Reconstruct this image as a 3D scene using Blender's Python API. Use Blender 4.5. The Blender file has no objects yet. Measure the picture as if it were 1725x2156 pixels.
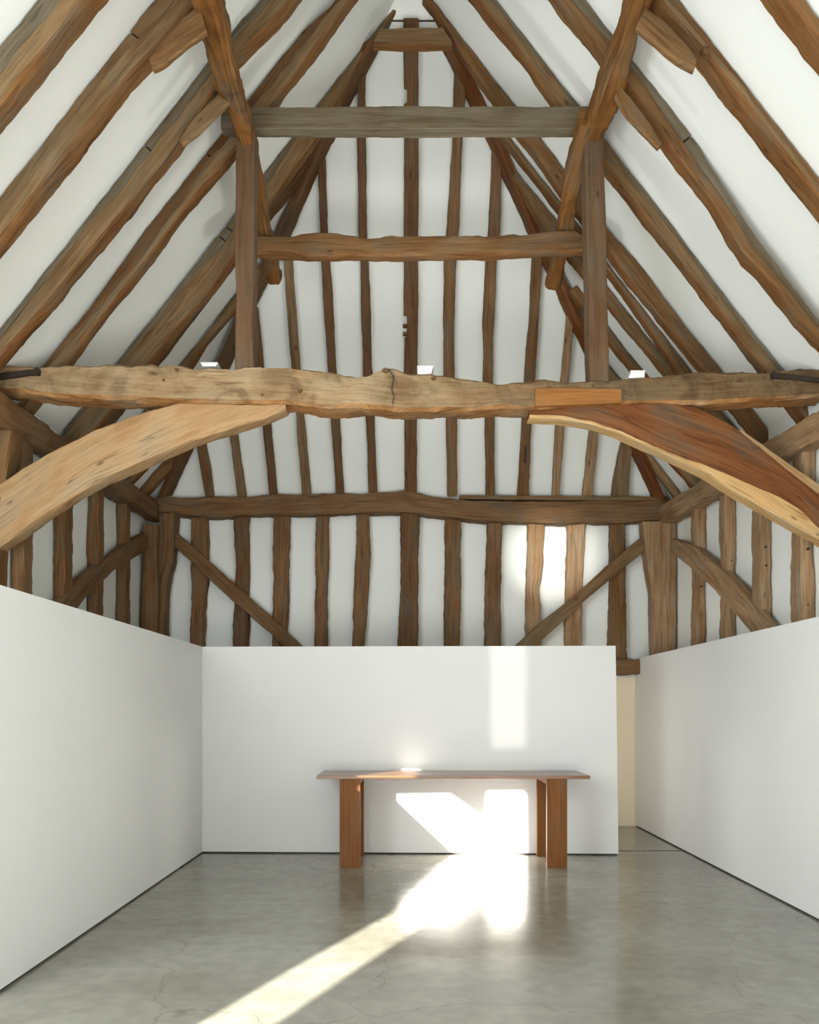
import bpy, bmesh, math, random
from mathutils import Vector, noise, geometry
from math import radians as R

random.seed(7)
sc = bpy.context.scene
COL = sc.collection
F = 1725.0          # focal length of the view in photo pixels
CX, HZ, EYE = 863.0, 1495.0, 1.5

# ------------------------------------------------------------------ camera
cam_d = bpy.data.cameras.new('camera')
cam = bpy.data.objects.new('camera', cam_d)
COL.objects.link(cam)
cam.location = (0, 0, EYE)
cam.rotation_euler = (R(90), 0, 0)
cam_d.sensor_fit = 'HORIZONTAL'
cam_d.sensor_width = 36
cam_d.lens = 36
cam_d.shift_y = (HZ - 1078) / 1725.0
cam_d.clip_start = 0.05
sc.camera = cam

# ------------------------------------------------------------------ world, sun, stand-in daylight and fill lamps, exposure
w = bpy.data.worlds.new('world')
sc.world = w
w.use_nodes = True
w.node_tree.nodes['Background'].inputs[0].default_value = (0.75, 0.87, 1.0, 1)
w.node_tree.nodes['Background'].inputs[1].default_value = 1.0

SUN = Vector((0.45, 1.0, -0.22))
sl = bpy.data.lights.new('sun', 'SUN')
sl.energy = 72
sl.angle = R(0.53)
sl.color = (1.0, 0.95, 0.86)
so = bpy.data.objects.new('sun', sl)
COL.objects.link(so)
so.location = (-8, -12, 4)
so.rotation_euler = SUN.to_track_quat('-Z', 'Y').to_euler()

def area(name, loc, aim, sx, sy, power, col):
    l = bpy.data.lights.new(name, 'AREA')
    l.shape = 'RECTANGLE'; l.size = sx; l.size_y = sy; l.energy = power; l.color = col
    o = bpy.data.objects.new(name, l); COL.objects.link(o)
    o.location = loc
    o.rotation_euler = (Vector(aim) - Vector(loc)).to_track_quat('-Z', 'Y').to_euler()
    return o
area('front_daylight_fill', (0.0, -2.6, 3.4), (0.3, 8.5, 4.6), 5.8, 5.6, 60, (1.0, 0.985, 0.95))  # stand-in lamp for unseen daylight from behind; the front wall has no glazing
area('left_daylight_fill', (-3.2, 2.6, 2.5), (3.0, 6.4, 1.2), 3.0, 2.6, 270, (0.86, 0.93, 1.0))  # stand-in lamp for unseen daylight from the left, set inside a closed wall
area('bay_floor_fill', (0.0, 1.3, 0.15), (0.0, 3.0, 5.0), 5.6, 4.6, 620, (1.0, 0.995, 0.965))  # added up-facing fill lamp for the roof, in place of a sunlit floor
for ux, up in ((0.15, 14),):      # the middle one of the small uplights on the tie beam
    area('uplight_beam', (ux, 6.72, 4.42), (ux * 0.9, 8.8, 7.6), 0.5, 0.25, up, (0.98, 1.0, 0.95))
area('passage_fill', (1.3, 9.5, 1.15), (2.9, 9.75, 1.1), 1.4, 1.9, 13, (1.0, 0.93, 0.82))  # added hidden lamp that brightens the far right wall; no real fitting

gl = bpy.data.lights.new('end_wall_fill_spot', 'SPOT')  # added spot standing in for the unknown source of the end wall glow
gl.energy = 2100; gl.spot_size = R(11); gl.spot_blend = 1.0; gl.shadow_soft_size = 0.05; gl.color = (1.0, 0.97, 0.9)
go = bpy.data.objects.new('end_wall_fill_spot', gl); COL.objects.link(go)
go.location = (0.2, 3.2, 3.2)
go.rotation_euler = (Vector((1.84, 10.6, 3.5)) - Vector(go.location)).to_track_quat('-Z', 'Y').to_euler()

sc.view_settings.view_transform = 'Standard'
sc.view_settings.look = 'None'
sc.view_settings.exposure = 0.2
sc.view_settings.gamma = 1.0
sc.view_settings.use_curve_mapping = False

# ------------------------------------------------------------------ materials
def nt(name):
    m = bpy.data.materials.new(name); m.use_nodes = True
    t = m.node_tree
    return m, t, t.nodes['Principled BSDF']

def node(t, kind, **kw):
    n = t.nodes.new(kind)
    for k, v in kw.items(): setattr(n, k, v)
    return n

def ramp(t, stops):
    n = t.nodes.new('ShaderNodeValToRGB')
    e = n.color_ramp.elements
    while len(e) < len(stops): e.new(0.5)
    for s, (p, c) in zip(e, stops):
        s.position = p; s.color = (c[0], c[1], c[2], 1)
    return n

def wood(name, base, rough=0.62, grain=1.0, var=0.35, smooth=False, gnarl=0.0, spec=0.18, dark_end=False):
    """oak: UV.x runs along the timber in metres, UV.y around it"""
    m, t, b = nt(name)
    L = t.links
    uv = node(t, 'ShaderNodeUVMap')
    oi = node(t, 'ShaderNodeObjectInfo')
    sep = node(t, 'ShaderNodeSeparateXYZ'); L.new(uv.outputs[0], sep.inputs[0])
    rm = node(t, 'ShaderNodeMath', operation='MULTIPLY'); L.new(oi.outputs['Random'], rm.inputs[0]); rm.inputs[1].default_value = 37.0
    def coords(sx, sy):
        a = node(t, 'ShaderNodeMath', operation='MULTIPLY'); L.new(sep.outputs[0], a.inputs[0]); a.inputs[1].default_value = sx
        c = node(t, 'ShaderNodeMath', operation='MULTIPLY'); L.new(sep.outputs[1], c.inputs[0]); c.inputs[1].default_value = sy
        o = node(t, 'ShaderNodeCombineXYZ'); L.new(a.outputs[0], o.inputs[0]); L.new(c.outputs[0], o.inputs[1]); L.new(rm.outputs[0], o.inputs[2])
        return o
    fine = node(t, 'ShaderNodeTexNoise'); L.new(coords(3.0, 70.0 * grain).outputs[0], fine.inputs['Vector'])
    fine.inputs['Scale'].default_value = 1; fine.inputs['Detail'].default_value = 6; fine.inputs['Roughness'].default_value = 0.62
    fine.inputs['Distortion'].default_value = 0.6
    med = node(t, 'ShaderNodeTexNoise'); L.new(coords(1.3, 17.0).outputs[0], med.inputs['Vector'])
    med.inputs['Scale'].default_value = 1; med.inputs['Detail'].default_value = 5; med.inputs['Distortion'].default_value = 1.2
    blot = node(t, 'ShaderNodeTexNoise'); L.new(coords(2.2, 4.5).outputs[0], blot.inputs['Vector'])
    blot.inputs['Scale'].default_value = 1; blot.inputs['Detail'].default_value = 4
    mix1 = node(t, 'ShaderNodeMath', operation='MULTIPLY_ADD'); L.new(fine.outputs[0], mix1.inputs[0]); mix1.inputs[1].default_value = 0.45
    mm = node(t, 'ShaderNodeMath', operation='MULTIPLY'); L.new(med.outputs[0], mm.inputs[0]); mm.inputs[1].default_value = 0.55
    L.new(mm.outputs[0], mix1.inputs[2])
    d = [c * (1 - 1.25 * var) for c in base]; d[2] *= 0.8
    l = [min(1, c * (1 + 1.0 * var)) for c in base]
    g = (sum(base) / 3)
    l = [l[0], l[1] * 1.03, l[2] * 1.08]
    cr = ramp(t, [(0.38, d), (0.5, base), (0.62, l)]); L.new(mix1.outputs[0], cr.inputs[0])
    # weathered grey / reddish blotches
    grey = [g * 1.35, g * 1.06, g * 0.70]
    red = [base[0] * 0.80, base[1] * 0.62, base[2] * 0.5]
    br = ramp(t, [(0.36, red), (0.5, base), (0.66, grey)]); L.new(blot.outputs[0], br.inputs[0])
    mx = node(t, 'ShaderNodeMix', data_type='RGBA', blend_type='MIX'); mx.inputs[0].default_value = 0.25 if smooth else 0.48
    L.new(cr.outputs[0], mx.inputs[6]); L.new(br.outputs[0], mx.inputs[7])
    # long thin checks
    chk = node(t, 'ShaderNodeTexNoise'); L.new(coords(0.9, 26.0).outputs[0], chk.inputs['Vector'])
    chk.inputs['Scale'].default_value = 1; chk.inputs['Detail'].default_value = 2
    ck = ramp(t, [(0.0, (1, 1, 1)), (0.475, (1, 1, 1)), (0.5, (0.28, 0.23, 0.19)), (0.525, (1, 1, 1))])
    L.new(chk.outputs[0], ck.inputs[0])
    msk = node(t, 'ShaderNodeTexNoise'); L.new(coords(1.7, 3.0).outputs[0], msk.inputs['Vector']); msk.inputs['Scale'].default_value = 1.3
    mr = ramp(t, [(0.52, (0, 0, 0)), (0.62, (1, 1, 1))]); L.new(msk.outputs[0], mr.inputs[0])
    mf = node(t, 'ShaderNodeMath', operation='MULTIPLY'); L.new(mr.outputs[0], mf.inputs[0]); mf.inputs[1].default_value = 0.15 if smooth else 0.75
    mc = node(t, 'ShaderNodeMix', data_type='RGBA', blend_type='MULTIPLY')
    L.new(mf.outputs[0], mc.inputs[0]); L.new(mx.outputs[2], mc.inputs[6]); L.new(ck.outputs[0], mc.inputs[7])
    # knots
    vo = node(t, 'ShaderNodeTexVoronoi'); L.new(coords(2.1, 5.0).outputs[0], vo.inputs['Vector']); vo.inputs['Scale'].default_value = 1
    kr = ramp(t, [(0.03, (0.22, 0.16, 0.12)), (0.10, (1, 1, 1))]); L.new(vo.outputs['Distance'], kr.inputs[0])
    mk = node(t, 'ShaderNodeMix', data_type='RGBA', blend_type='MULTIPLY'); mk.inputs[0].default_value = 0.0 if smooth else 0.7
    L.new(mc.outputs[2], mk.inputs[6]); L.new(kr.outputs[0], mk.inputs[7])
    L.new(mk.outputs[2], b.inputs['Base Color'])
    b.inputs['Roughness'].default_value = rough
    b.inputs['Specular IOR Level'].default_value = spec
    bp = node(t, 'ShaderNodeBump'); bp.inputs['Strength'].default_value = 0.12 if smooth else 0.55
    bp.inputs['Distance'].default_value = 0.02
    L.new(mix1.outputs[0], bp.inputs['Height'])
    nrm = bp
    if gnarl:
        tc = node(t, 'ShaderNodeTexCoord')
        gn = node(t, 'ShaderNodeTexNoise'); gn.inputs['Scale'].default_value = 9; gn.inputs['Detail'].default_value = 7; gn.inputs['Distortion'].default_value = 0.8
        L.new(tc.outputs['Object'], gn.inputs['Vector'])
        b2 = node(t, 'ShaderNodeBump'); b2.inputs['Strength'].default_value = 0.7 * gnarl; b2.inputs['Distance'].default_value = 0.05
        L.new(gn.outputs[0], b2.inputs['Height']); L.new(bp.outputs[0], b2.inputs['Normal']); nrm = b2
        gs = node(t, 'ShaderNodeTexNoise'); gs.inputs['Scale'].default_value = 3.2; gs.inputs['Detail'].default_value = 6; gs.inputs['Distortion'].default_value = 1.0
        L.new(tc.outputs['Object'], gs.inputs['Vector'])
        gr = ramp(t, [(0.36, (0.55, 0.50, 0.45)), (0.5, (1, 1, 1)), (0.66, (1.12, 1.12, 1.12))]); L.new(gs.outputs[0], gr.inputs[0])
        gm = node(t, 'ShaderNodeMix', data_type='RGBA', blend_type='MULTIPLY'); gm.inputs[0].default_value = 0.75
        L.new(mk.outputs[2], gm.inputs[6]); L.new(gr.outputs[0], gm.inputs[7]); L.new(gm.outputs[2], b.inputs['Base Color'])
        if dark_end:        # tone turns darker and greyer towards the right end
            sx = node(t, 'ShaderNodeSeparateXYZ'); L.new(tc.outputs['Object'], sx.inputs[0])
            ma = node(t, 'ShaderNodeMath', operation='MULTIPLY_ADD'); L.new(gs.outputs[0], ma.inputs[0]); ma.inputs[1].default_value = 2.6; L.new(sx.outputs[0], ma.inputs[2])
            dr = ramp(t, [(0.0, (1, 1, 1)), (1.0, (0.50, 0.45, 0.38))])
            mp2 = node(t, 'ShaderNodeMapRange'); L.new(ma.outputs[0], mp2.inputs[0]); mp2.inputs[1].default_value = 1.2; mp2.inputs[2].default_value = 3.1
            L.new(mp2.outputs[0], dr.inputs[0])
            gx = node(t, 'ShaderNodeMix', data_type='RGBA', blend_type='MULTIPLY'); gx.inputs[0].default_value = 1
            L.new(gm.outputs[2], gx.inputs[6]); L.new(dr.outputs[0], gx.inputs[7]); L.new(gx.outputs[2], b.inputs['Base Color'])
    L.new(nrm.outputs[0], b.inputs['Normal'])
    return m

OAK = {
    'pale': wood('pale_scrubbed_oak', (0.300, 0.205, 0.110), var=0.36, gnarl=1.0, dark_end=True),
    'mid': wood('brown_oak', (0.178, 0.110, 0.051), var=0.46),
    'warm': wood('warm_brown_oak', (0.160, 0.084, 0.032), var=0.46),
    'dark': wood('dark_brown_oak', (0.125, 0.062, 0.024), var=0.45),
    'purlin': wood('golden_brown_oak', (0.170, 0.076, 0.020), var=0.6, grain=0.6),
    'grey': wood('grey_weathered_oak', (0.135, 0.108, 0.070), var=0.35),
    'post': wood('dull_brown_oak', (0.122, 0.070, 0.036), var=0.32),
    'honey': wood('honey_coloured_oak', (0.36, 0.225, 0.110), var=0.26),
    'red': wood('red_brown_oak', (0.150, 0.055, 0.016), var=0.5, grain=0.5),
    'sap': wood('pale_sapwood', (0.50, 0.32, 0.14), var=0.25, grain=0.5),
    'patch': wood('orange_pine', (0.27, 0.112, 0.030), var=0.2, smooth=True),
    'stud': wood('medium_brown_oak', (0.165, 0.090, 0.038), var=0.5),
    'studlit': wood('lit_brown_oak', (0.30, 0.188, 0.098), var=0.5),  # lighter copy of the stud oak, light from the left put into its colour
    'table': wood('table_oak', (0.165, 0.066, 0.020), rough=0.5, var=0.22, smooth=True, spec=0.12),
    'tabletop': wood('waxed_table_oak', (0.165, 0.066, 0.020), rough=0.2, var=0.2, smooth=True, spec=0.45),
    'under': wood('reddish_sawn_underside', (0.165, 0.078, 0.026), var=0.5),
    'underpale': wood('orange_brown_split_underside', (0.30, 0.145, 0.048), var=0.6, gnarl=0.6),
    'undergrey': wood('pale_grey_worn_underside', (0.26, 0.20, 0.135), var=0.35),
}
UNDER = {'mid': 'under', 'warm': 'under', 'pale': 'underpale', 'honey': 'honey', 'studlit': 'mid', 'grey': 'undergrey'}
UNDER = {'mid': 'under', 'warm': 'under', 'pale': 'underpale', 'honey': 'honey', 'studlit': 'mid'}

def plaster(name, col, rough=0.85, bump=0.15):
    m, t, b = nt(name); L = t.links
    tc = node(t, 'ShaderNodeTexCoord')
    n = node(t, 'ShaderNodeTexNoise'); n.inputs['Scale'].default_value = 1.3; n.inputs['Detail'].default_value = 5
    L.new(tc.outputs['Object'], n.inputs['Vector'])
    cr = ramp(t, [(0.3, [c * 0.965 for c in col]), (0.7, col)]); L.new(n.outputs[0], cr.inputs[0])
    L.new(cr.outputs[0], b.inputs['Base Color'])
    b.inputs['Roughness'].default_value = rough; b.inputs['Specular IOR Level'].default_value = 0.2
    n2 = node(t, 'ShaderNodeTexNoise'); n2.inputs['Scale'].default_value = 7; n2.inputs['Detail'].default_value = 4
    L.new(tc.outputs['Object'], n2.inputs['Vector'])
    bp = node(t, 'ShaderNodeBump'); bp.inputs['Strength'].default_value = bump; bp.inputs['Distance'].default_value = 0.02
    L.new(n2.outputs[0], bp.inputs['Height']); L.new(bp.outputs[0], b.inputs['Normal'])
    return m
PLASTER = plaster('white_limewash', (0.79, 0.805, 0.765))
BOARD = plaster('white_emulsion', (0.665, 0.668, 0.655), rough=0.6, bump=0.03)
CREAM = plaster('warm_lit_cream_wall', (0.84, 0.74, 0.56), rough=0.7, bump=0.03)  # cream wall tone with part of the warm light put into the colour

def flat(name, col, rough=0.6, metal=0.0):
    m, t, b = nt(name); L = t.links
    tc = node(t, 'ShaderNodeTexCoord')
    n = node(t, 'ShaderNodeTexNoise'); n.inputs['Scale'].default_value = 25; n.inputs['Detail'].default_value = 3
    L.new(tc.outputs['Object'], n.inputs['Vector'])
    cr = ramp(t, [(0.3, [c * 0.8 for c in col]), (0.7, col)]); L.new(n.outputs[0], cr.inputs[0])
    L.new(cr.outputs[0], b.inputs['Base Color'])
    b.inputs['Roughness'].default_value = rough; b.inputs['Metallic'].default_value = metal
    return m
IRON = flat('black_iron', (0.040, 0.028, 0.020), 0.6, 0.3)
WHITE = flat('white_enamel', (0.82, 0.82, 0.80), 0.4)
GAP = flat('dark_recess', (0.03, 0.03, 0.028), 0.9)
LINE = flat('grey_joint', (0.16, 0.155, 0.14), 0.7)

def concrete():
    m, t, b = nt('polished_concrete'); L = t.links
    tc = node(t, 'ShaderNodeTexCoord')
    mp = node(t, 'ShaderNodeMapping'); mp.inputs['Scale'].default_value = (0.7, 1.0, 1.0)
    L.new(tc.outputs['Object'], mp.inputs['Vector'])
    a = node(t, 'ShaderNodeTexNoise'); a.inputs['Scale'].default_value = 0.8; a.inputs['Detail'].default_value = 7; a.inputs['Roughness'].default_value = 0.6
    a.inputs['Distortion'].default_value = 0.4
    L.new(mp.outputs[0], a.inputs['Vector'])
    c = ramp(t, [(0.3, (0.165, 0.155, 0.118)), (0.5, (0.215, 0.206, 0.165)), (0.7, (0.27, 0.264, 0.22))])
    L.new(a.outputs[0], c.inputs[0])
    f = node(t, 'ShaderNodeTexNoise'); f.inputs['Scale'].default_value = 9; f.inputs['Detail'].default_value = 6
    L.new(tc.outputs['Object'], f.inputs['Vector'])
    fr = ramp(t, [(0.3, (0.84, 0.84, 0.84)), (0.7, (1.08, 1.08, 1.08))]); L.new(f.outputs[0], fr.inputs[0])
    m1 = node(t, 'ShaderNodeMix', data_type='RGBA', blend_type='MULTIPLY'); m1.inputs[0].default_value = 1
    L.new(c.outputs[0], m1.inputs[6]); L.new(fr.outputs[0], m1.inputs[7])
    # hairline cracks
    dn = node(t, 'ShaderNodeTexNoise'); dn.inputs['Scale'].default_value = 1.6; dn.inputs['Detail'].default_value = 6
    L.new(tc.outputs['Object'], dn.inputs['Vector'])
    va = node(t, 'ShaderNodeMix', data_type='RGBA', blend_type='LINEAR_LIGHT'); va.inputs[0].default_value = 0.35
    L.new(tc.outputs['Object'], va.inputs[6]); L.new(dn.outputs[1], va.inputs[7])
    vo = node(t, 'ShaderNodeTexVoronoi', feature='DISTANCE_TO_EDGE'); vo.inputs['Scale'].default_value = 0.42
    L.new(va.outputs[2], vo.inputs['Vector'])
    vr = ramp(t, [(0.0, (0.62, 0.6, 0.56)), (0.0035, (1, 1, 1))]); L.new(vo.outputs['Distance'], vr.inputs[0])
    m2 = node(t, 'ShaderNodeMix', data_type='RGBA', blend_type='MULTIPLY'); m2.inputs[0].default_value = 0.6
    L.new(m1.outputs[2], m2.inputs[6]); L.new(vr.outputs[0], m2.inputs[7])
    # small dark specks
    sp = node(t, 'ShaderNodeTexVoronoi'); sp.inputs['Scale'].default_value = 5
    L.new(tc.outputs['Object'], sp.inputs['Vector'])
    sr = ramp(t, [(0.02, (0.5, 0.48, 0.44)), (0.035, (1, 1, 1))]); L.new(sp.outputs['Distance'], sr.inputs[0])
    m3 = node(t, 'ShaderNodeMix', data_type='RGBA', blend_type='MULTIPLY'); m3.inputs[0].default_value = 0.5
    L.new(m2.outputs[2], m3.inputs[6]); L.new(sr.outputs[0], m3.inputs[7])
    L.new(m3.outputs[2], b.inputs['Base Color'])
    rr = node(t, 'ShaderNodeMapRange'); L.new(a.outputs[0], rr.inputs[0])
    rr.inputs[1].default_value = 0.3; rr.inputs[2].default_value = 0.7; rr.inputs[3].default_value = 0.12; rr.inputs[4].default_value = 0.26
    L.new(rr.outputs[0], b.inputs['Roughness'])
    b.inputs['IOR'].default_value = 1.5
    bp = node(t, 'ShaderNodeBump'); bp.inputs['Strength'].default_value = 0.05; bp.inputs['Distance'].default_value = 0.01
    L.new(f.outputs[0], bp.inputs['Height']); L.new(bp.outputs[0], b.inputs['Normal'])
    return m
CONCRETE = concrete()

def tinted():
    m, t, b = nt('sun_dimming_filter')
    tr = node(t, 'ShaderNodeBsdfTransparent'); tr.inputs[0].default_value = (0.13, 0.13, 0.13, 1)
    t.links.new(tr.outputs[0], t.nodes['Material Output'].inputs[0])
    return m
TINT = tinted()  # grey see-through filter for the added pane

# ------------------------------------------------------------------ mesh helpers
def P(px, py, d):
    return Vector(((px - CX) / F * d, d, EYE + (HZ - py) / F * d))

def PX(px, py, x):              # point seen at px,py that lies in the plane x = const
    return P(px, py, x * F / (px - CX))

HK, HY, HZ0 = 0.66, 10.45, 4.15  # hip plane (front of its rafters): y = HY - HK (z - HZ0)
def PH(px, py, off=0.0):
    s = (HZ - py) / F
    d = (HY + off + HK * (HZ0 - EYE)) / (1 + HK * s)
    return P(px, py, d)

def tag(o, label=None, cat=None, group=None, kind=None):
    if label: o['label'] = label
    if cat: o['category'] = cat
    if group: o['group'] = group
    if kind: o['kind'] = kind
    return o

def mk(name, verts, faces, mat, parent=None, uvs=None, smooth=True, angle=38):
    me = bpy.data.meshes.new(name)
    me.from_pydata([tuple(v) for v in verts], [], faces)
    me.materials.append(mat)
    if uvs:
        ul = me.uv_layers.new(name='UVMap')
        k = 0
        for f, fu in zip(faces, uvs):
            for q in fu:
                ul.data[k].uv = q; k += 1
    if smooth:
        for p in me.polygons: p.use_smooth = True
        me.set_sharp_from_angle(angle=R(angle))
    me.update()
    o = bpy.data.objects.new(name, me)
    COL.objects.link(o)
    if parent: o.parent = parent
    return o

def loft(name, st, mat, parent=None, cham=0.014, amp=0.007, step=0.035, rnd=0.0, seed=None, under=None):
    """st = list of (C, U, V): centre and two half axes.  Builds one wobbly chamfered timber."""
    sd = random.random() * 100 if seed is None else seed
    # resample
    res = []
    for i in range(len(st) - 1):
        a, b = st[i], st[i + 1]
        n = max(1, int(round((b[0] - a[0]).length / step)))
        for k in range(n):
            f = k / n
            res.append(tuple(a[j].lerp(b[j], f) for j in range(3)))
    res.append(st[-1])
    # one rounded-rectangle ring
    verts, rows, per = [], [], []
    s = 0.0
    prev = None
    for C, U, V in res:
        if prev is not None: s += (C - prev).length
        prev = C
        lu, lv = U.length, V.length
        cu = min(cham / max(lu, 1e-4), 0.45); cv = min(cham / max(lv, 1e-4), 0.45)
        au, av = 1 - cu, 1 - cv
        pts = []
        for f in (-1, -0.4, 0.4, 1): pts.append((f * au, -1))
        for f in (-1, -0.3, 0.3, 1): pts.append((1, f * av))
        for f in (1, 0.4, -0.4, -1): pts.append((f * au, 1))
        for f in (1, 0.3, -0.3, -1): pts.append((-1, f * av))
        row, pr, acc, last = [], [], 0.0, None
        for u, v in pts:
            if rnd:
                r = (abs(u) ** 4 + abs(v) ** 4) ** 0.25
                u2, v2 = u / r, v / r
                u = u * (1 - rnd) + u2 * rnd; v = v * (1 - rnd) + v2 * rnd
            p = C + U * u + V * v
            out = (U * u + V * v)
            out = out.normalized() if out.length > 1e-6 else Vector((0, 0, 1))
            q = p * 1.0
            h = noise.noise(Vector((q.x * 2.2 + sd, q.y * 2.2, q.z * 2.2))) * amp * 1.6
            h += noise.noise(Vector((q.x * 9 + sd, q.y * 9, q.z * 9 + 7))) * amp * 0.9
            h += noise.noise(Vector((q.x * 26, q.y * 26 + sd, q.z * 26))) * amp * 0.6
            if abs(u) > 0.8 * au and abs(v) > 0.8 * av:      # waney corners
                h -= max(0, noise.noise(Vector((s * 2.5 + sd * 3, u * 3, v * 3)))) * cham * 1.7
            row.append(len(verts)); verts.append(p + out * h)
            if last is not None: acc += (p - last).length
            pr.append(acc); last = p
        per.append(pr + [acc + (last - (C + U * (-au) + V * -1)).length])
        rows.append((row, s))
    faces, uvs = [], []
    n = 16
    for i in range(len(rows) - 1):
        (a, sa), (b, sb) = rows[i], rows[i + 1]
        for k in range(n):
            k2 = (k + 1) % n
            faces.append((a[k], a[k2], b[k2], b[k]))
            uvs.append(((sa, per[i][k]), (sa, per[i][k + 1]), (sb, per[i + 1][k + 1]), (sb, per[i + 1][k])))
    for (r, s_), flip in ((rows[0], True), (rows[-1], False)):
        idx = list(reversed(r)) if flip else list(r)
        faces.append(tuple(idx))
        uvs.append(tuple((verts[i].x * 0.3 + 5, verts[i].z) for i in idx))
    o = mk(name, verts, faces, mat, parent, uvs)
    if under is None:
        key = [k for k in UNDER if OAK[k] is mat]
        under = OAK[UNDER[key[0]]] if key else None
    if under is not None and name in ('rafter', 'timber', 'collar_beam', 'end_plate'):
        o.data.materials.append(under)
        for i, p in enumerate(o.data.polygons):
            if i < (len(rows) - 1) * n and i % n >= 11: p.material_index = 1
    bm = bmesh.new(); bm.from_mesh(o.data)
    bmesh.ops.recalc_face_normals(bm, faces=bm.faces)
    bm.to_mesh(o.data); bm.free()
    o.data.set_sharp_from_angle(angle=R(38))
    return o

def resamp(poly, n):
    ds = [0]
    for a, b in zip(poly, poly[1:]): ds.append(ds[-1] + math.dist(a, b))
    out, j = [], 0
    for i in range(n):
        t = ds[-1] * i / (n - 1)
        while j < len(ds) - 2 and t > ds[j + 1]: j += 1
        f = (t - ds[j]) / max(1e-9, ds[j + 1] - ds[j])
        f = min(1, max(0, f))
        out.append(tuple(poly[j][k] + (poly[j + 1][k] - poly[j][k]) * f for k in range(len(poly[0]))))
    return out

def slab(name, A, B, d, t, mat, parent=None, n=40, proj=None, **kw):
    """timber whose front face lies in the plane y=d; A, B are its two long edges"""
    A, B = resamp(A, n), resamp(B, n)
    st = []
    for a, b in zip(A, B):
        pa, pb = P(a[0], a[1], d), P(b[0], b[1], d)
        st.append(((pa + pb) / 2 + Vector((0, t / 2, 0)), (pa - pb) / 2, Vector((0, t / 2, 0))))
    return loft(name, st, mat, parent, **kw)

def interp(tab, y):
    if y <= tab[0][0]: return tab[0][1:]
    if y >= tab[-1][0]: return tab[-1][1:]
    for a, b in zip(tab, tab[1:]):
        if a[0] <= y <= b[0]:
            f = (y - a[0]) / (b[0] - a[0])
            return tuple(a[k] + (b[k] - a[k]) * f for k in range(1, len(a)))

def box(name, lo, hi, mat, parent=None, bev=0.0):
    x0, y0, z0 = lo; x1, y1, z1 = hi
    v = [(x, y, z) for z in (z0, z1) for (x, y) in ((x0, y0), (x1, y0), (x1, y1), (x0, y1))]
    f = [(0, 3, 2, 1), (4, 5, 6, 7), (0, 1, 5, 4), (1, 2, 6, 5), (2, 3, 7, 6), (3, 0, 4, 7)]
    uv = []
    L = (x1 - x0, y1 - y0, z1 - z0); ax = L.index(max(L))
    for q in f:
        uv.append(tuple((v[i][ax], v[i][(ax + 1) % 3] + v[i][(ax + 2) % 3] * 1.0) for i in q))
    o = mk(name, v, f, mat, parent, uv, smooth=False)
    if bev:
        md = o.modifiers.new('bevel', 'BEVEL'); md.width = bev; md.segments = 2; md.limit_method = 'NONE'
    return o

def prism(name, pts, off, mat, parent=None):
    """polygon pts (3D) pushed along vector off"""
    n = len(pts)
    v = [Vector(p) for p in pts] + [Vector(p) + Vector(off) for p in pts]
    f = [tuple(range(n)), tuple(reversed(range(n, 2 * n)))] + [(i, (i + 1) % n, n + (i + 1) % n, n + i) for i in range(n)]
    uv = [tuple((v[i].x, v[i].z) for i in q) for q in f]
    o = mk(name, v, f, mat, parent, uv, smooth=False)
    bm = bmesh.new(); bm.from_mesh(o.data); bmesh.ops.recalc_face_normals(bm, faces=bm.faces); bm.to_mesh(o.data); bm.free()
    return o

def empty(name, loc):
    o = bpy.data.objects.new(name, None); COL.objects.link(o); o.location = loc
    o.empty_display_size = 0.1
    return o

def adopt(root, o):             # mesh coordinates are world ones: keep them when parented to a placed Empty
    o.parent = root
    o.matrix_parent_inverse = root.matrix_basis.inverted()
    return o

# ------------------------------------------------------------------ the setting
EV, RS, RZ = 4.17, 1.28, 8.50   # eaves height, roof slope, ridge height of the ceiling planes
WX = (RZ - EV) / RS             # 3.38
YB = 10.60
def S(o): o['kind'] = 'structure'; return o

S(box('floor', (-3.6, -3.0, -0.12), (3.6, 10.8, 0.0), CONCRETE))
S(prism('ceiling', [(-WX, 4.3, EV), (-WX, YB, EV), (0, 10.6 - HK * (RZ - EV), RZ), (0, 4.3, RZ)], (-0.1, 0, 0.12), PLASTER))
S(prism('ceiling', [(WX, 4.3, EV), (WX, YB, EV), (0, 10.6 - HK * (RZ - EV), RZ), (0, 4.3, RZ)], (0.1, 0, 0.12), PLASTER))
S(prism('ceiling', [(-WX, YB, EV), (WX, YB, EV), (0, 10.6 - HK * (RZ - EV), RZ)], (0, 0.15, 0.1), PLASTER))
S(prism('wall_back', [(-WX, YB, 1.92), (WX, YB, 1.92), (WX, YB, EV), (-WX, YB, EV)], (0, 0.15, 0), PLASTER))
S(prism('wall_back_lower', [(-WX, YB + 0.01, 0), (WX, YB + 0.01, 0), (WX, YB + 0.01, 1.92), (-WX, YB + 0.01, 1.92)], (0, 0.14, 0), CREAM))
S(prism('wall_left', [(-WX, 4.3, 0), (-WX, YB, 0), (-WX, YB, EV), (-WX, 4.3, EV)], (-0.15, 0, 0), PLASTER))
S(prism('wall_right', [(WX, 4.3, 0), (WX, YB, 0), (WX, YB, EV), (WX, 4.3, EV)], (0.15, 0, 0), PLASTER))
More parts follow.
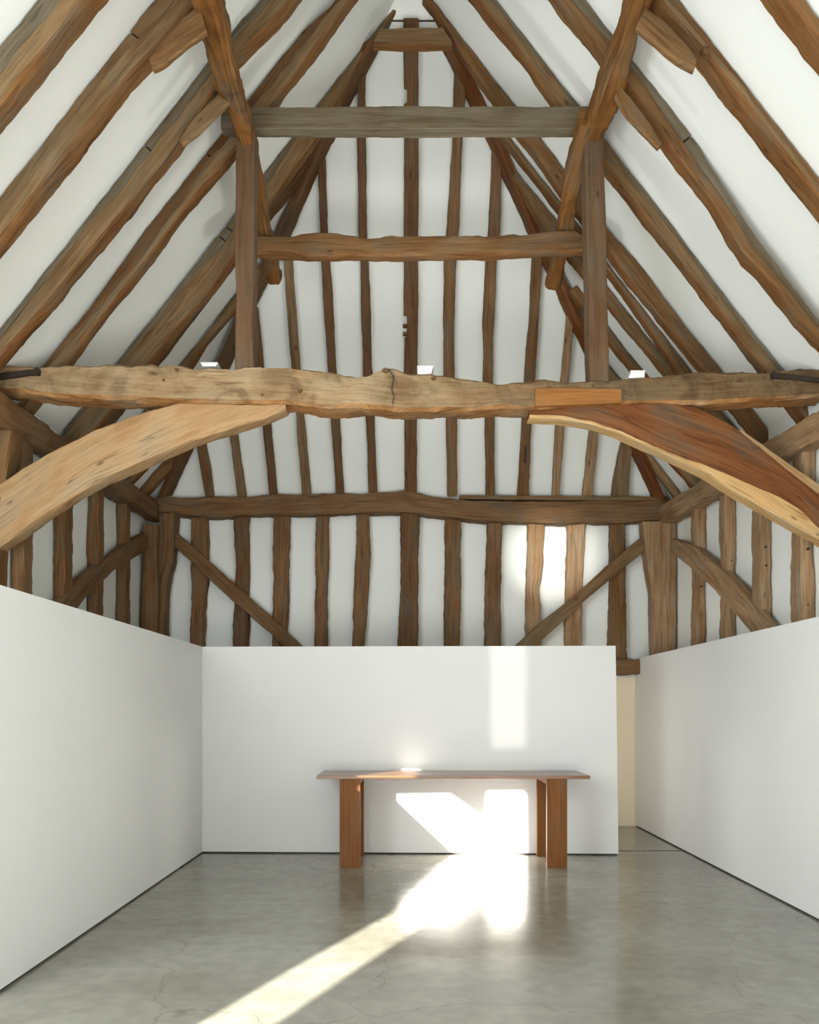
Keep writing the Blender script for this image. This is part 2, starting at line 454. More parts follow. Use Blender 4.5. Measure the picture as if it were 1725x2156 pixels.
# unseen end behind the camera: plain walls, left one invented to mask the sun
XN = 3.42
S(box('wall_front', (-XN - 0.1, -3.1, 0), (XN + 0.1, -3.0, 8.6), PLASTER))
S(box('wall_right_bay', (XN, -3.0, 0), (XN + 0.1, 4.3, 8.6), PLASTER))
S(box('ceiling_bay', (-XN - 0.1, -3.0, 8.6), (XN + 0.1, 4.3, 8.7), PLASTER))
def back(x, y, z):              # where the sunbeam that reaches (x,y,z) crosses the left wall of the bay
    k = (x + XN) / SUN.x
    return Vector((-XN, y - k, z - SUN.z * k))
dW = 8.5
def wl(px, py): return back((px - CX) / F * dW, dW, EYE + (HZ - py) / F * dW)
def fl(px, py):
    d = F * EYE / (py - HZ); return back((px - CX) / F * d, d, 0.0)
beam = [back(-1.85, 2.0, 0), fl(423, 2152), fl(626, 2032), fl(830, 1919), fl(962, 1800), wl(828, 1676), wl(948, 1676), wl(1024, 1730),
        wl(1028, 1672), wl(1104, 1672), wl(1106, 1794), fl(1092, 1800), fl(985, 1870), fl(900, 1946), fl(783, 2021), fl(589, 2152), back(-1.42, 2.0, 0)]
zt = 0.878
tabl = [back(-0.50, 7.80, zt), back(-0.10, 8.46, zt), back(0.05, 8.46, zt), back(0.09, 7.80, zt)]
slitx = [(1032 - CX) / F * dW, (1110 - CX) / F * dW]
z0 = EYE + (HZ - 1576) / F * dW
q0, q1 = back(slitx[0], dW, z0), back(slitx[1], dW, z0)
tall = [q0, q1, back(slitx[1], dW, 2.3), back(slitx[0], dW, 2.3)]
outer = [Vector((-XN, -3.0, 0)), Vector((-XN, 4.3, 0)), Vector((-XN, 4.3, 8.6)), Vector((-XN, -3.0, 8.6))]
loops = [outer, beam, tabl, tall]
tris = geometry.tessellate_polygon(loops)
allv = [v for l in loops for v in l]
o = mk('wall_left_sun_mask', allv, [tuple(t) for t in tris], PLASTER, smooth=False)  # added sun mask, its slits shaped to the wanted patches of light
md = o.modifiers.new('thick', 'SOLIDIFY'); md.thickness = 0.02; md.offset = 0
S(o)
o = prism('sun_filter_pane_1', tall, (0.01, 0, 0), TINT); S(o)  # added pane that only dims the upper sunbeam

# ------------------------------------------------------------------ partitions
PT = 2.165
def partition(name, pts, th, label, lean=0.0, top=PT):
    """pts: floor line from A to B, th: thickness vector"""
    a, b = Vector(pts[0]), Vector(pts[1])
    t = Vector(th)
    g = 0.014
    root = empty(name, (a + b) / 2 * 1.0)
    o1 = prism('panel', [a + Vector((0, 0, g)), b + Vector((0, 0, g)), b + Vector((lean, 0, top)), a + Vector((0, 0, top))], t, BOARD)
    ins = t.normalized() * 0.012
    dirv = (b - a).normalized() * 0.012
    o2 = prism('plinth', [a + ins + dirv, b + ins - dirv, b + ins - dirv + Vector((0, 0, g)), a + ins + dirv + Vector((0, 0, g))], t - 2 * ins, GAP)
    tag(o2, 'dark recessed plinth')
    adopt(root, o1); adopt(root, o2)
    tag(root, label, 'partition wall')
    return root
dL, dR = 8.60, 8.47
partition('partition_wall', [(-2.175, dL, 0), ((1303 - CX) / F * dR, dR, 0)], (0, 0.12, 0),
          'low white partition facing the viewer, standing behind the long table', -0.028)
partition('partition_wall', [(-2.175, 4.24, 0), (-2.175, dL + 0.12, 0)], (-0.12, 0, 0),
          'low white partition running along the left side of the concrete floor')
partition('partition_wall', [(2.905, 3.4, 0), (2.925, 10.60, 0)], (0.12, 0, 0),
          'low white partition running along the right side past the narrow gap')
o = box('trim_1', (2.22, 8.70, 0.0005), (2.90, 8.76, 0.002), LINE); S(o)

# ------------------------------------------------------------------ near truss
TD = 6.60
TOP = [(-30, 765), (100, 768), (250, 768), (450, 770), (520, 772), (640, 771), (680, 772), (715, 781), (750, 787), (775, 787), (790, 779), (800, 770), (812, 767),
       (832, 772), (850, 781), (880, 785), (905, 783), (925, 791), (985, 799), (1080, 804), (1115, 803), (1135, 798), (1150, 795), (1185, 803),
       (1250, 797), (1300, 795), (1330, 792), (1400, 789), (1500, 785), (1640, 778), (1700, 777), (1760, 776)]
BOT = [(-30, 818), (0, 822), (100, 832), (200, 838), (300, 843), (400, 846), (500, 847), (600, 850), (700, 860), (760, 858), (800, 862), (850, 866),
       (900, 862), (950, 861), (1000, 862), (1060, 858), (1120, 860), (1200, 853), (1300, 851), (1400, 850), (1500, 848), (1600, 843), (1760, 832)]
def at_x(poly, n, x0, x1):
    out = []
    for i in range(n):
        x = x0 + (x1 - x0) * i / (n - 1)
        out.append((x, interp(poly, x)[0]))
    return out
tie = empty('tie_beam', P(863, 830, TD))
tag(tie, 'massive pale gnarled tie beam spanning the whole room across the middle', 'beam')
adopt(tie, slab('timber', at_x(TOP, 230, -18, 1744), at_x(BOT, 230, -18, 1744), TD, 0.24, OAK['pale'], n=230, cham=0.024, amp=0.014, step=0.03))
pa = [P(1128, 817, TD - 0.035), P(1309, 819, TD - 0.035), P(1309, 848, TD - 0.035), P(1128, 855, TD - 0.035)]
o = prism('patch_board', pa, (0, 0.06, 0), OAK['patch']); tag(o, 'orange softwood repair board let into the beam'); adopt(tie, o)
for i, (pp, bolt) in enumerate((([(-17, 788), (82, 776), (82, 787), (-17, 800)], (79, 782)), ([(1633, 785), (1743, 796), (1743, 806), (1633, 795)], (1630, 790)))):
    o = prism('iron_strap', [P(x, y, TD - 0.028) for x, y in pp], (0, 0.03, 0), IRON)
    tag(o, 'dark iron strap'); adopt(tie, o)
    c = P(bolt[0], bolt[1], TD - 0.03)
    st = [(c + Vector((0, -0.02, 0)), Vector((0.016, 0, 0)), Vector((0, 0, 0.028))), (c + Vector((0, 0.03, 0)), Vector((0.016, 0, 0)), Vector((0, 0, 0.028)))]
    adopt(tie, loft('strap_bolt', st, IRON, cham=0.008, amp=0.001, step=0.02))
for px, py in ((489, 830), (553, 831), (345, 800), (1250, 812)):
    c = P(px, py, TD - 0.006)
    st = [(c, Vector((0.012, 0, 0)), Vector((0, 0, 0.012))), (c + Vector((0, 0.03, 0)), Vector((0.012, 0, 0)), Vector((0, 0, 0.012)))]
    adopt(tie, loft('peg', st, OAK['dark'], cham=0.006, amp=0.001, step=0.02))

for px, py, rr in ((812, 779, 0.022), (914, 796, 0.022), (372, 778, 0.014), (632, 822, 0.016), (1560, 800, 0.022)):
    c = P(px, py, TD - 0.008)
    st = [(c, Vector((rr, 0, 0)), Vector((0, 0, rr * 0.8))), (c + Vector((0, 0.03, 0)), Vector((rr * 1.3, 0, 0)), Vector((0, 0, rr)))]
    adopt(tie, loft('knot', st, OAK['dark'], cham=rr * 0.5, amp=0.002, step=0.01, rnd=1.0))
for cpts in ([(818, 776), (825, 786), (830, 796), (827, 808), (825, 820), (830, 834), (827, 851)],):
    st = []
    for i, (px, py) in enumerate(cpts):
        c = P(px, py, TD - 0.004)
        wv = 0.0026 * math.sin(math.pi * (i + 0.6) / len(cpts))
        a0, b0 = cpts[max(0, i - 1)], cpts[min(len(cpts) - 1, i + 1)]
        t_ = Vector((b0[0] - a0[0], 0, a0[1] - b0[1])).normalized()
        st.append((c + Vector((0, 0.01, 0)), Vector((-t_.z, 0, t_.x)) * wv, Vector((0, 0.02, 0))))
    adopt(tie, loft('crack', st, GAP, cham=0.001, amp=0.001, step=0.02))

# curved arch braces
A = [(-18, 1030), (0, 1018), (60, 978), (100, 955), (150, 930), (200, 905), (250, 888), (300, 868), (375, 848), (460, 848), (530, 850), (602, 851)]
B = [(-18, 1165), (0, 1150), (60, 1110), (100, 1082), (150, 1048), (200, 1018), (250, 996), (300, 975), (400, 930), (500, 897), (560, 880), (602, 860)]
o = slab('arch_brace', A, B, TD + 0.03, 0.17, OAK['honey'], n=60, cham=0.012, amp=0.006)
tag(o, 'pale honey coloured curved brace rising from the left edge to the tie beam', 'brace', 'curved braces under the tie beam')
A = [(1116, 860), (1200, 854), (1300, 851), (1430, 849), (1470, 858), (1500, 872), (1560, 905), (1620, 948), (1680, 992), (1725, 1022), (1744, 1036)]
B = [(1116, 874), (1180, 876), (1250, 888), (1313, 908), (1368, 934), (1438, 962), (1507, 988), (1577, 1020), (1646, 1050), (1688, 1075), (1725, 1112), (1744, 1128)]
B2 = [(1116, 878), (1180, 880), (1250, 892), (1299, 908), (1368, 939), (1438, 971), (1490, 996), (1542, 1030), (1612, 1069), (1667, 1102), (1725, 1134), (1744, 1146)]
rb = empty('arch_brace', P(1500, 940, TD))
tag(rb, 'dark red-brown curved brace with pale sapwood edge at the right of the tie beam', 'brace', 'curved braces under the tie beam')
adopt(rb, slab('timber', A, B, TD + 0.02, 0.15, OAK['red'], n=60, cham=0.010, amp=0.005))
o = slab('sapwood_edge', [(x, y - 3) for x, y in B], [(x, y + 2) for x, y in B2], TD + 0.028, 0.145, OAK['sap'], n=60, cham=0.008, amp=0.004)
tag(o, 'pale yellow sapwood edge'); adopt(rb, o)

A3 = [(x, y - 3) for x, y in A if x >= 1560]
B3 = [(x, y + 3 + (x - 1560) * 0.085) for x, y in A if x >= 1560]
o = slab('sapwood_edge', A3, B3, TD + 0.012, 0.15, OAK['honey'], n=30, cham=0.006, amp=0.004)
tag(o, 'yellowish upper edge'); adopt(rb, o)

# jowl of the wall post at the left edge
o = slab('side_post', [(-17, 852), (-17, 1000), (-17, 1495 + 392)], [(35, 852), (24, 925), (6, 1040), (-8, 1200), (-8, 1495 + 392)], TD + 0.03, 0.2, OAK['warm'], n=70, cham=0.014)
tag(o, 'brown jowled wall post only just visible at the left edge under the tie beam', 'post')

# queen posts, collar
o = slab('queen_post', [(496, 262), (495, 500), (495, 782)], [(537, 268), (534, 500), (535, 782)], TD + 0.02, 0.19, OAK['post'], n=40, cham=0.008, amp=0.004)
tag(o, 'upright square post on the left part of the tie beam', 'post', 'posts standing on the tie beam')
o = slab('queen_post', [(1232, 275), (1240, 600), (1243, 806)], [(1271, 268), (1278, 500), (1284, 806)], TD + 0.02, 0.19, OAK['post'], n=40, cham=0.008, amp=0.004)
tag(o, 'upright square post on the right part of the tie beam', 'post', 'posts standing on the tie beam')
o = slab('collar_beam', [(466, 228), (535, 225), (863, 223), (1278, 223)], [(466, 268), (535, 270), (863, 271), (1278, 270)], TD + 0.14, 0.115, OAK['grey'], n=40, cham=0.006, amp=0.004)
tag(o, 'straight grey weathered collar beam joining the heads of the two upright posts', 'beam')
A = [(505, 494), (536, 492), (574, 492), (616, 494), (630, 490), (664, 487), (706, 487), (734, 493), (776, 501), (800, 499), (824, 495), (852, 499), (922, 495),
     (1000, 493), (1060, 492), (1113, 490), (1148, 487), (1190, 483), (1210, 482), (1233, 496), (1262, 500)]
B = [(505, 531), (536, 533), (700, 538), (850, 539), (1000, 535), (1100, 531), (1262, 526)]
o = slab('collar_beam', at_x(A, 60, 505, 1262), at_x(B, 60, 505, 1262), 7.5, 0.13, OAK['warm'], n=60, cham=0.016, amp=0.010, step=0.04)
tag(o, 'rough brown waney collar beam below the grey one, half way up to the ridge', 'beam')
o = slab('collar_beam', [(803, 60), (850, 58), (900, 58), (932, 57)], [(786, 89), (850, 93), (900, 92), (953, 89)], 7.62, 0.10, OAK['mid'], n=14, cham=0.006, amp=0.004)
tag(o, 'short collar piece just below the ridge at the top of the photo', 'beam')
c0, c1 = P(818, 44, 7.95), P(916, 44, 7.95)
st = [(c0, Vector((0, 0.007, 0)), Vector((0, 0, 0.007))), (c1, Vector((0, 0.007, 0)), Vector((0, 0, 0.007)))]
o = loft('iron_rod', st, IRON, cham=0.003, amp=0.001)
tag(o, 'thin black iron rod crossing just above the short top collar', 'rod')

# ------------------------------------------------------------------ purlins
def tube(name, pts, r, mat, label, cat, group=None, rnd=0.45, rv=None, **kw):
    pts = [Vector(p) for p in pts]
    st = []
    for i, p in enumerate(pts):
        a = pts[max(0, i - 1)]; b = pts[min(len(pts) - 1, i + 1)]
        d = (b - a).normalized()
        side = d.cross(Vector((0, 0, 1))).normalized()
        up = side.cross(d).normalized()
        rr = r[i] if isinstance(r, (list, tuple)) else r
        r2 = (rv[i] if isinstance(rv, (list, tuple)) else rv) if rv else rr
        st.append((p, side * rr, up * r2))
    o = loft(name, st, mat, rnd=rnd, **kw)
    tag(o, label, cat, group)
    return o
PG = 'purlins carrying the rafters'
tube('purlin', [(-1.33, 4.5, 6.20), (-1.325, 5.2, 6.21), (-1.345, 5.9, 6.19), (-1.345, 6.3, 6.21), (-1.345, 6.72, 6.20)], [.095, .095, .085, .088, .075],
     OAK['purlin'], 'crooked dark purlin running forward from the head of the left upright post', 'beam', PG, rv=[.12, .12, .11, .11, .08], cham=0.025, amp=0.02)
tube('purlin', [(1.50, 4.5, 6.20), (1.502, 5.4, 6.20), (1.510, 6.0, 6.20), (1.50, 6.3, 6.20), (1.472, 6.72, 6.20)], [.078, .078, .085, .082, .075],
     OAK['purlin'], 'golden brown purlin running forward from the head of the right upright post', 'beam', PG, rv=[.11, .11, .12, .11, .08], cham=0.025, amp=0.016)
tube('purlin', [(-1.32, 6.55, 6.15), (-1.33, 7.15, 6.03), (-1.345, 7.6, 5.97), (-1.375, 8.34, 5.90)], [.065, .07, .068, .066],
     OAK['purlin'], 'crooked dark purlin passing behind the left post and over the rough collar', 'beam', PG, rv=[.08, .09, .085, .08], cham=0.02, amp=0.014)
tube('purlin', [(1.42, 6.50, 6.21), (1.40, 7.05, 6.06), (1.44, 7.6, 5.98), (1.47, 8.40, 5.89)], [.068, .072, .075, .075],
     OAK['purlin'], 'crooked dark purlin passing behind the right post and over the rough collar', 'beam', PG, rv=[.09, .09, .09, .085], cham=0.022, amp=0.018)

# ------------------------------------------------------------------ rafters of the two side slopes
nL = Vector((RS, 0, -1)).normalized()     # into the room from the left ceiling
nR = Vector((-RS, 0, -1)).normalized()
def off_tab(side, d, poly):
    tab = []
    for px, py in poly:
        p = P(px, py, d)
        sx = -p.x if side == 'L' else p.x
        o = (RZ - RS * sx - p.z) / math.sqrt(RS * RS + 1)
        tab.append((p.z, o))
    return sorted(tab)
def rafter(side, d, outer_e, inner_e, t, mat, label, zlo=None, zhi=8.28, packer=None, split=None, pmat='grey', group=None, pt=0.12, low_off=None):
    to, ti = off_tab(side, d, outer_e), off_tab(side, d, inner_e)
    if zlo is None: zlo = 3.98 if side == 'L' else 3.82
    n = nL if side == 'L' else nR
    sg = -1 if side == 'L' else 1
    def mid(z, o):
        return Vector((sg * (RZ - z) / RS, d, z)) + n * o
    def stations(ta, tb, z0, z1, dd, tt):
        N = max(3, int((z1 - z0) / 0.06)); st = []
        for i in range(N + 1):
            z = z0 + (z1 - z0) * i / N
            oa, ob = max(0.012, interp(ta, z)[0]), interp(tb, z)[0]
            ob = max(ob, oa + 0.05)
            pa, pb = mid(z, oa), mid(z, ob)
            st.append(((pa + pb) / 2 + Vector((0, dd + tt / 2, 0)), (pa - pb) / 2, Vector((0, tt / 2, 0))))
        return st
    main = loft('rafter', stations(to, ti, zlo, zhi, 0, t), OAK[mat], amp=0.008, cham=0.014)
    tag(main, label, 'rafter', group or ('rafters of the %s roof slope' % ('left' if side == 'L' else 'right')))
    if packer:
        tp = off_tab(side, d, packer)
        inner = [(z, max(0.05, o_ + 0.012)) for z, o_ in to]
        cuts = [4.2] + [P(0, py, d).z for py in sorted(split or [], reverse=True)] + [zhi - 0.05]
        for a, b in zip(cuts, cuts[1:]):
            o = loft('packer', stations(tp, inner, a + 0.006, b - 0.006, 0.012, pt), OAK[pmat], main, amp=0.005, cham=0.008)
            tag(o, 'greyer packing strip against the ceiling')
    return main

def knot(parent, c, r, name='knot', mat=None, axis=Vector((0, 1, 0))):
    u = Vector((0, 0, 1)); v = u.cross(axis).normalized()
    st = [(c - axis * 0.004, u * r * 0.8, v * r * 0.8), (c + axis * 0.03, u * r, v * r)]
    o = loft(name, st, mat or OAK['dark'], parent, cham=r * 0.45, amp=0.0015, step=0.01, rnd=1.0)
    return o
# left slope, nearest first
rafter('L', 4.80, [(0, 144), (26, 120), (82, 45), (122, 0)], [(0, 215), (163, 14)], 0.16, 'mid',
       'rafter nearest the viewer on the left slope, cut by the top left corner', packer=[(0, 63), (56, 0)])
rafter('L', 5.50, [(0, 442), (70, 358), (174, 209), (247, 122), (323, 40), (365, 0)], [(0, 500), (80, 400), (167, 285), (303, 118), (407, 7)], 0.15, 'mid',
       'broad rafter on the left slope with a wedge against it near the crooked purlin',
       packer=[(0, 405), (52, 341), (226, 104), (266, 52), (313, 3)], split=[60], pmat='mid')
rafter('L', 6.30, [(0, 706), (87, 595), (174, 483), (250, 400), (313, 318), (445, 150), (496, 73), (565, 0)],
       [(0, 745), (139, 590), (243, 462), (303, 392), (376, 296), (459, 181), (504, 108), (615, -5)], 0.14, 'mid',
       'left slope rafter just in front of the left post, jointed grey strip on top',
       packer=[(0, 680), (63, 602), (139, 497), (216, 400), (290, 299), (372, 195), (438, 122), (489, 56), (546, 0)], split=[300])
rafter('L', 6.98, [(104, 765), (191, 664), (296, 539), (393, 400), (442, 325), (483, 289), (536, 219), (605, 129), (657, 66), (710, 0)],
       [(137, 765), (226, 650), (313, 543), (400, 425), (487, 320), (570, 222), (643, 132), (738, 0)], 0.13, 'mid',
       'rafter on the left slope meeting the collar just behind the left post',
       packer=[(92, 765), (181, 654), (282, 515), (362, 400), (431, 313), (466, 275), (525, 205), (643, 56), (703, 0)], split=[318], pmat='dark')
rafter('L', 7.90, [(250, 762), (334, 671), (410, 574), (493, 480), (560, 392), (618, 298), (665, 226), (812, 0)],
       [(312, 765), (383, 678), (493, 545), (570, 430), (664, 292), (712, 222), (778, 95), (835, 0)], 0.13, 'mid',
       'left rafter carrying the short top collar, wide face behind the left post',
       packer=[(237, 765), (330, 657), (435, 525), (466, 483), (493, 449), (553, 365), (607, 290), (650, 222), (800, 3)], split=[470, 490])
rafter('L', 8.35, [(231, 857), (169, 940), (300, 775)], [(255, 857), (189, 940), (493, 545)], 0.14, 'dark',
       'narrow dark rafter tucked behind the wide one on the left slope', zhi=7.7)
JG = 'short jack rafters meeting the hips'
rafter('L', 8.92, [(382, 765), (440, 690), (494, 622)], [(405, 767), (450, 706), (497, 650), (565, 560)], 0.10, 'mid',
       'slender jack rafter left of the left post reaching the hip behind the rough collar', zhi=6.45, group=JG)
rafter('L', 9.62, [(254, 1012), (300, 962)], [(272, 1018), (318, 968)], 0.12, 'mid',
       'jack rafter glimpsed under the left curved brace, second from the left corner', zhi=5.62, group=JG)
rafter('L', 10.10, [(285, 1038), (383, 925)], [(305, 1044), (398, 942)], 0.10, 'warm',
       'jack rafter nearest the back left corner, under the left curved brace', zhi=4.82, group=JG)
# right slope, nearest first
rafter('R', 4.70, [(1702, 0), (1725, 29)], [(1664, 0), (1725, 80)], 0.17, 'warm',
       'rafter nearest the viewer on the right slope, cut by the top right corner')
rafter('R', 5.40, [(1414, 0), (1501, 100), (1560, 170), (1725, 385)], [(1395, 0), (1473, 90), (1508, 135), (1629, 291), (1725, 412)], 0.17, 'mid',
       'broad smooth rafter on the right slope with a big round knot high up',
       packer=[(1454, 0), (1560, 150), (1725, 365)], pmat='warm')
big_knot = [x for x in bpy.data.objects if x.get('label', '').startswith('broad smooth rafter')][0]
knot(big_knot, P(1489, 107, 5.385), 0.034)
rafter('R', 6.10, [(1212, 0), (1292, 87), (1334, 139), (1435, 292), (1500, 380), (1575, 500), (1647, 590), (1725, 680)],
       [(1180, 0), (1264, 102), (1330, 190), (1396, 285), (1473, 385), (1535, 490), (1574, 529), (1650, 622), (1725, 703)], 0.14, 'warm',
       'gnarled right slope rafter just in front of the right post, jointed grey strip on top',
       packer=[(1247, 0), (1341, 122), (1454, 271), (1490, 337), (1595, 500)], split=[281])
rafter('R', 6.95, [(1040, 0), (1113, 90), (1214, 221), (1278, 292), (1351, 400), (1431, 504), (1508, 605), (1640, 777)],
       [(1010, 0), (1060, 62), (1180, 223), (1278, 345), (1330, 413), (1421, 530), (1500, 632), (1612, 777)], 0.14, 'mid',
       'rafter on the right slope meeting the collar just behind the right post',
       packer=[(1057, 0), (1134, 90), (1235, 221), (1278, 278), (1334, 355), (1441, 500), (1508, 595), (1650, 777)], split=[358])
rafter('R', 7.72, [(941, 0), (1016, 108), (1090, 221), (1139, 290), (1198, 369), (1278, 478), (1368, 584), (1455, 699), (1525, 783)],
       [(901, 0), (957, 90), (1050, 223), (1103, 290), (1186, 407), (1280, 528), (1370, 640), (1480, 775)], 0.12, 'warm',
       'right rafter carrying the short top collar, dark reddish face')
rafter('R', 8.15, [(1281, 543), (1459, 786)], [(1281, 570), (1421, 770)], 0.12, 'mid',
       'rafter on the right slope immediately behind the reddish one, right of the right post', zhi=7.6)
rafter('R', 8.42, [(1095, 365), (1174, 466), (1235, 545), (1283, 602), (1438, 790)], [(1092, 390), (1140, 475), (1193, 532), (1235, 583), (1283, 643), (1396, 776)], 0.11, 'mid',
       'pale jack rafter rising across the right post to the hip above the rough collar', zhi=7.05, group=JG)
rafter('R', 8.95, [(1186, 563), (1237, 623), (1284, 689), (1365, 786)], [(1180, 585), (1240, 658), (1284, 720), (1330, 775)], 0.10, 'warm',
       'slender jack rafter behind the right post with a grey weathered lower end', zhi=6.15, group=JG)
rafter('R', 9.45, [(1284, 769), (1455, 977), (1494, 1030)], [(1270, 790), (1392, 945), (1475, 1040)], 0.11, 'mid',
       'jack rafter under the right curved brace, second from the right corner', zhi=5.55, group=JG)
rafter('R', 10.1, [(1351, 932), (1442, 1047)], [(1346, 944), (1428, 1054)], 0.10, 'studlit',
       'jack rafter nearest the back right corner, under the right curved brace', zhi=4.80, group=JG)

# wedges between rafters and purlins
CG = 'wedge blocks between rafters and purlins'
def wedge(A, B, d, t, mat, label):
    o = slab('wedge_block', A, B, d, t, OAK[mat], n=12, cham=0.012, amp=0.006, step=0.03)
    tag(o, label, 'wedge block', CG)
wedge([(314, 122), (352, 72), (390, 30), (418, 5)], [(322, 146), (345, 136), (385, 103), (436, 66)], 5.40, 0.05, 'warm',
      'wedge under the broad left rafter, touching the crooked purlin near the photo top')
wedge([(376, 292), (400, 255), (445, 205), (474, 180)], [(385, 305), (405, 291), (450, 247), (484, 214)], 6.20, 0.05, 'mid',
      'wedge under a left rafter just above the left end of the grey collar')
wedge([(1362, 14), (1400, 42), (1440, 85), (1469, 122)], [(1340, 56), (1360, 72), (1420, 122), (1463, 147)], 5.30, 0.05, 'warm',
      'reddish wedge under the broad right rafter near the top of the photo')
wedge([(1308, 175), (1340, 215), (1370, 255), (1398, 300)], [(1296, 200), (1325, 246), (1355, 280), (1386, 312)], 6.02, 0.05, 'warm',
      'red-brown wedge under the gnarled right rafter beside the right purlin')

# ------------------------------------------------------------------ hip end
def hipstud(rows, mat, label, t=0.10, name='hip_rafter', ref=0):
    st = []
    nrm = Vector((0, 1, HK)).normalized()
    for y, a, b in rows:
        pa, pb = PH(a, y), PH(b, y)
        st.append(((pa + pb) / 2 + nrm * (t / 2), (pa - pb) / 2, nrm * (t / 2)))
    o = loft(name, st, OAK[mat], amp=0.006, cham=0.008)
    tag(o, label, 'rafter', 'slender rafters of the hipped end')
    return o
hipstud([(1040, 853, 878), (800, 852, 879), (714, 852, 881), (712, 858, 881), (667, 858, 881), (665, 851, 881), (400, 851, 882), (219, 851, 882), (216, 858, 882),
         (188, 858, 882), (186, 851, 882), (38, 850, 882)], 'dark', 'thick central rafter of the hipped end, notched on its left side', t=0.12)
hipstud([(1040, 777, 795), (878, 771, 789), (779, 765, 784), (550, 759, 777), (487, 755, 773), (296, 753, 770), (150, 752, 770)], 'dark',
        'hip end rafter immediately left of the thick central one')
hipstud([(1042, 708, 724), (874, 697, 715), (776, 690, 708), (550, 677, 696), (483, 675, 690), (335, 669, 685)], 'dark',
        'second hip end rafter left of the central one, passing behind the rough collar')
hipstud([(1044, 637, 655), (873, 623, 640), (769, 614, 631), (550, 597, 616), (500, 593, 612)], 'mid',
        'third hip end rafter left of the central one, starting at the rough collar')
hipstud([(1046, 568, 583), (885, 553, 569), (769, 537, 554), (650, 525, 541)], 'dark',
        'fourth hip end rafter left of the central one, just right of the left post')
hipstud([(1048, 501, 518), (911, 482, 499), (800, 468, 485)], 'mid',
        'fifth hip end rafter left of the central one, seen below the left curved brace')
hipstud([(1050, 433, 450), (990, 424, 442), (930, 412, 430), (900, 406, 424)], 'warm',
        'leftmost leaning hip end rafter, short, next to the back left corner')
hipstud([(1046, 943, 964), (881, 940, 963), (793, 935, 958), (678, 934, 958), (548, 936, 961), (487, 941, 967), (292, 953, 976), (150, 958, 981)], 'stud',
        'hip end rafter immediately right of the thick central one')
hipstud([(1046, 1024, 1043), (878, 1022, 1042), (798, 1018, 1039), (696, 1017, 1040), (544, 1024, 1048), (487, 1029, 1055), (320, 1037, 1057)], 'stud',
        'second hip end rafter right of the central one, passing behind the rough collar')
hipstud([(1046, 1090, 1115), (990, 1094, 1117), (881, 1101, 1121), (798, 1106, 1128), (678, 1115, 1136), (544, 1122, 1143), (500, 1124, 1145)], 'warm',
        'third hip end rafter right of the central one, with a slot cut near its foot')
hipstud([(1046, 1163, 1180), (881, 1173, 1190), (800, 1183, 1199), (655, 1196, 1210)], 'studlit',
        'fourth hip end rafter right of the central one, slender, left of the right post')
hipstud([(1046, 1228, 1249), (895, 1245, 1264), (790, 1253, 1272)], 'studlit',
        'fifth hip end rafter right of the central one, lit, seen below the tie beam')
hipstud([(1048, 1290, 1325), (1000, 1296, 1328), (960, 1303, 1332), (920, 1313, 1334)], 'mid',
        'short broad rafter of the hipped end nearest the right corner')
# slot in the third right rafter
o = prism('peg_slot', [PH(1105, 938, -0.004), PH(1110, 938, -0.004), PH(1109, 975, -0.004), PH(1103, 975, -0.004)], (0, 0.01, 0), IRON)
rr3 = [x for x in bpy.data.objects if x.get('label', '').startswith('third hip end rafter right')][0]
o.parent = rr3
for yy in (682, 699):
    o = prism('stub_lath', [PH(849, yy, 0.02), PH(858, yy, 0.02), PH(858, yy + 5, 0.02), PH(849, yy + 5, 0.02)], (0, 0.05, 0), OAK['dark'])
    o.parent = [x for x in bpy.data.objects if x.get('label', '').startswith('thick central rafter')][0]
# hip rafters proper
def hiprafter(pts, wd, ht, mat, label):
    st = []
    for (px, py) in pts:
        st.append((PH(px, py, -0.02), wd, ht))
    sd = Vector((1, 0.4 if pts[0][0] > CX else -0.4, 0)).normalized()
    ax = (st[-1][0] - st[0][0]).normalized()
    up = sd.cross(ax).normalized()
    st = [(c, sd * wd, up * ht) for c, _, _ in st]
    o = loft('hip_rafter', st, OAK[mat], amp=0.008, cham=0.010)
    tag(o, label, 'rafter', 'diagonal rafters along the hips')
hiprafter([(347, 1046), (390, 952), (470, 772), (525, 645), (592, 505), (682, 300), (785, 92)], 0.06, 0.09, 'dark',
          'long diagonal rafter rising from the back left corner along the hip to the ridge')
hiprafter([(1388, 1050), (1330, 925), (1250, 752), (1180, 600), (1125, 487), (1045, 300), (950, 104)], 0.055, 0.09, 'red',
          'long diagonal rafter rising from the back right corner along the hip to the ridge')

# ------------------------------------------------------------------ end wall
BD = 10.40
A = [(322, 1048), (345, 1045), (430, 1047), (500, 1045), (600, 1040), (700, 1040), (750, 1037), (800, 1035), (850, 1031), (880, 1037), (920, 1046), (960, 1050),
     (1040, 1054), (1150, 1054), (1250, 1054), (1425, 1053)]
B = [(322, 1078), (345, 1080), (400, 1088), (500, 1087), (600, 1084), (700, 1082), (800, 1079), (850, 1077), (900, 1083), (950, 1091), (1000, 1096), (1100, 1100), (1200, 1101),
     (1300, 1100), (1425, 1094)]
pl = slab('end_plate', at_x(A, 90, 322, 1425), at_x(B, 90, 322, 1425), BD - 0.03, 0.2, OAK['stud'], n=90, cham=0.014, amp=0.010)
tag(pl, 'long undulating brown beam across the end wall between upper and lower studs', 'beam')
o = slab('packing_board', [(968, 1042), (1200, 1044), (1405, 1045)], [(968, 1050), (1200, 1053), (1405, 1054)], BD - 0.02, 0.12, OAK['mid'], n=30, cham=0.004, amp=0.003)
tag(o, 'thin board lying along the right half of the end wall beam', 'board')

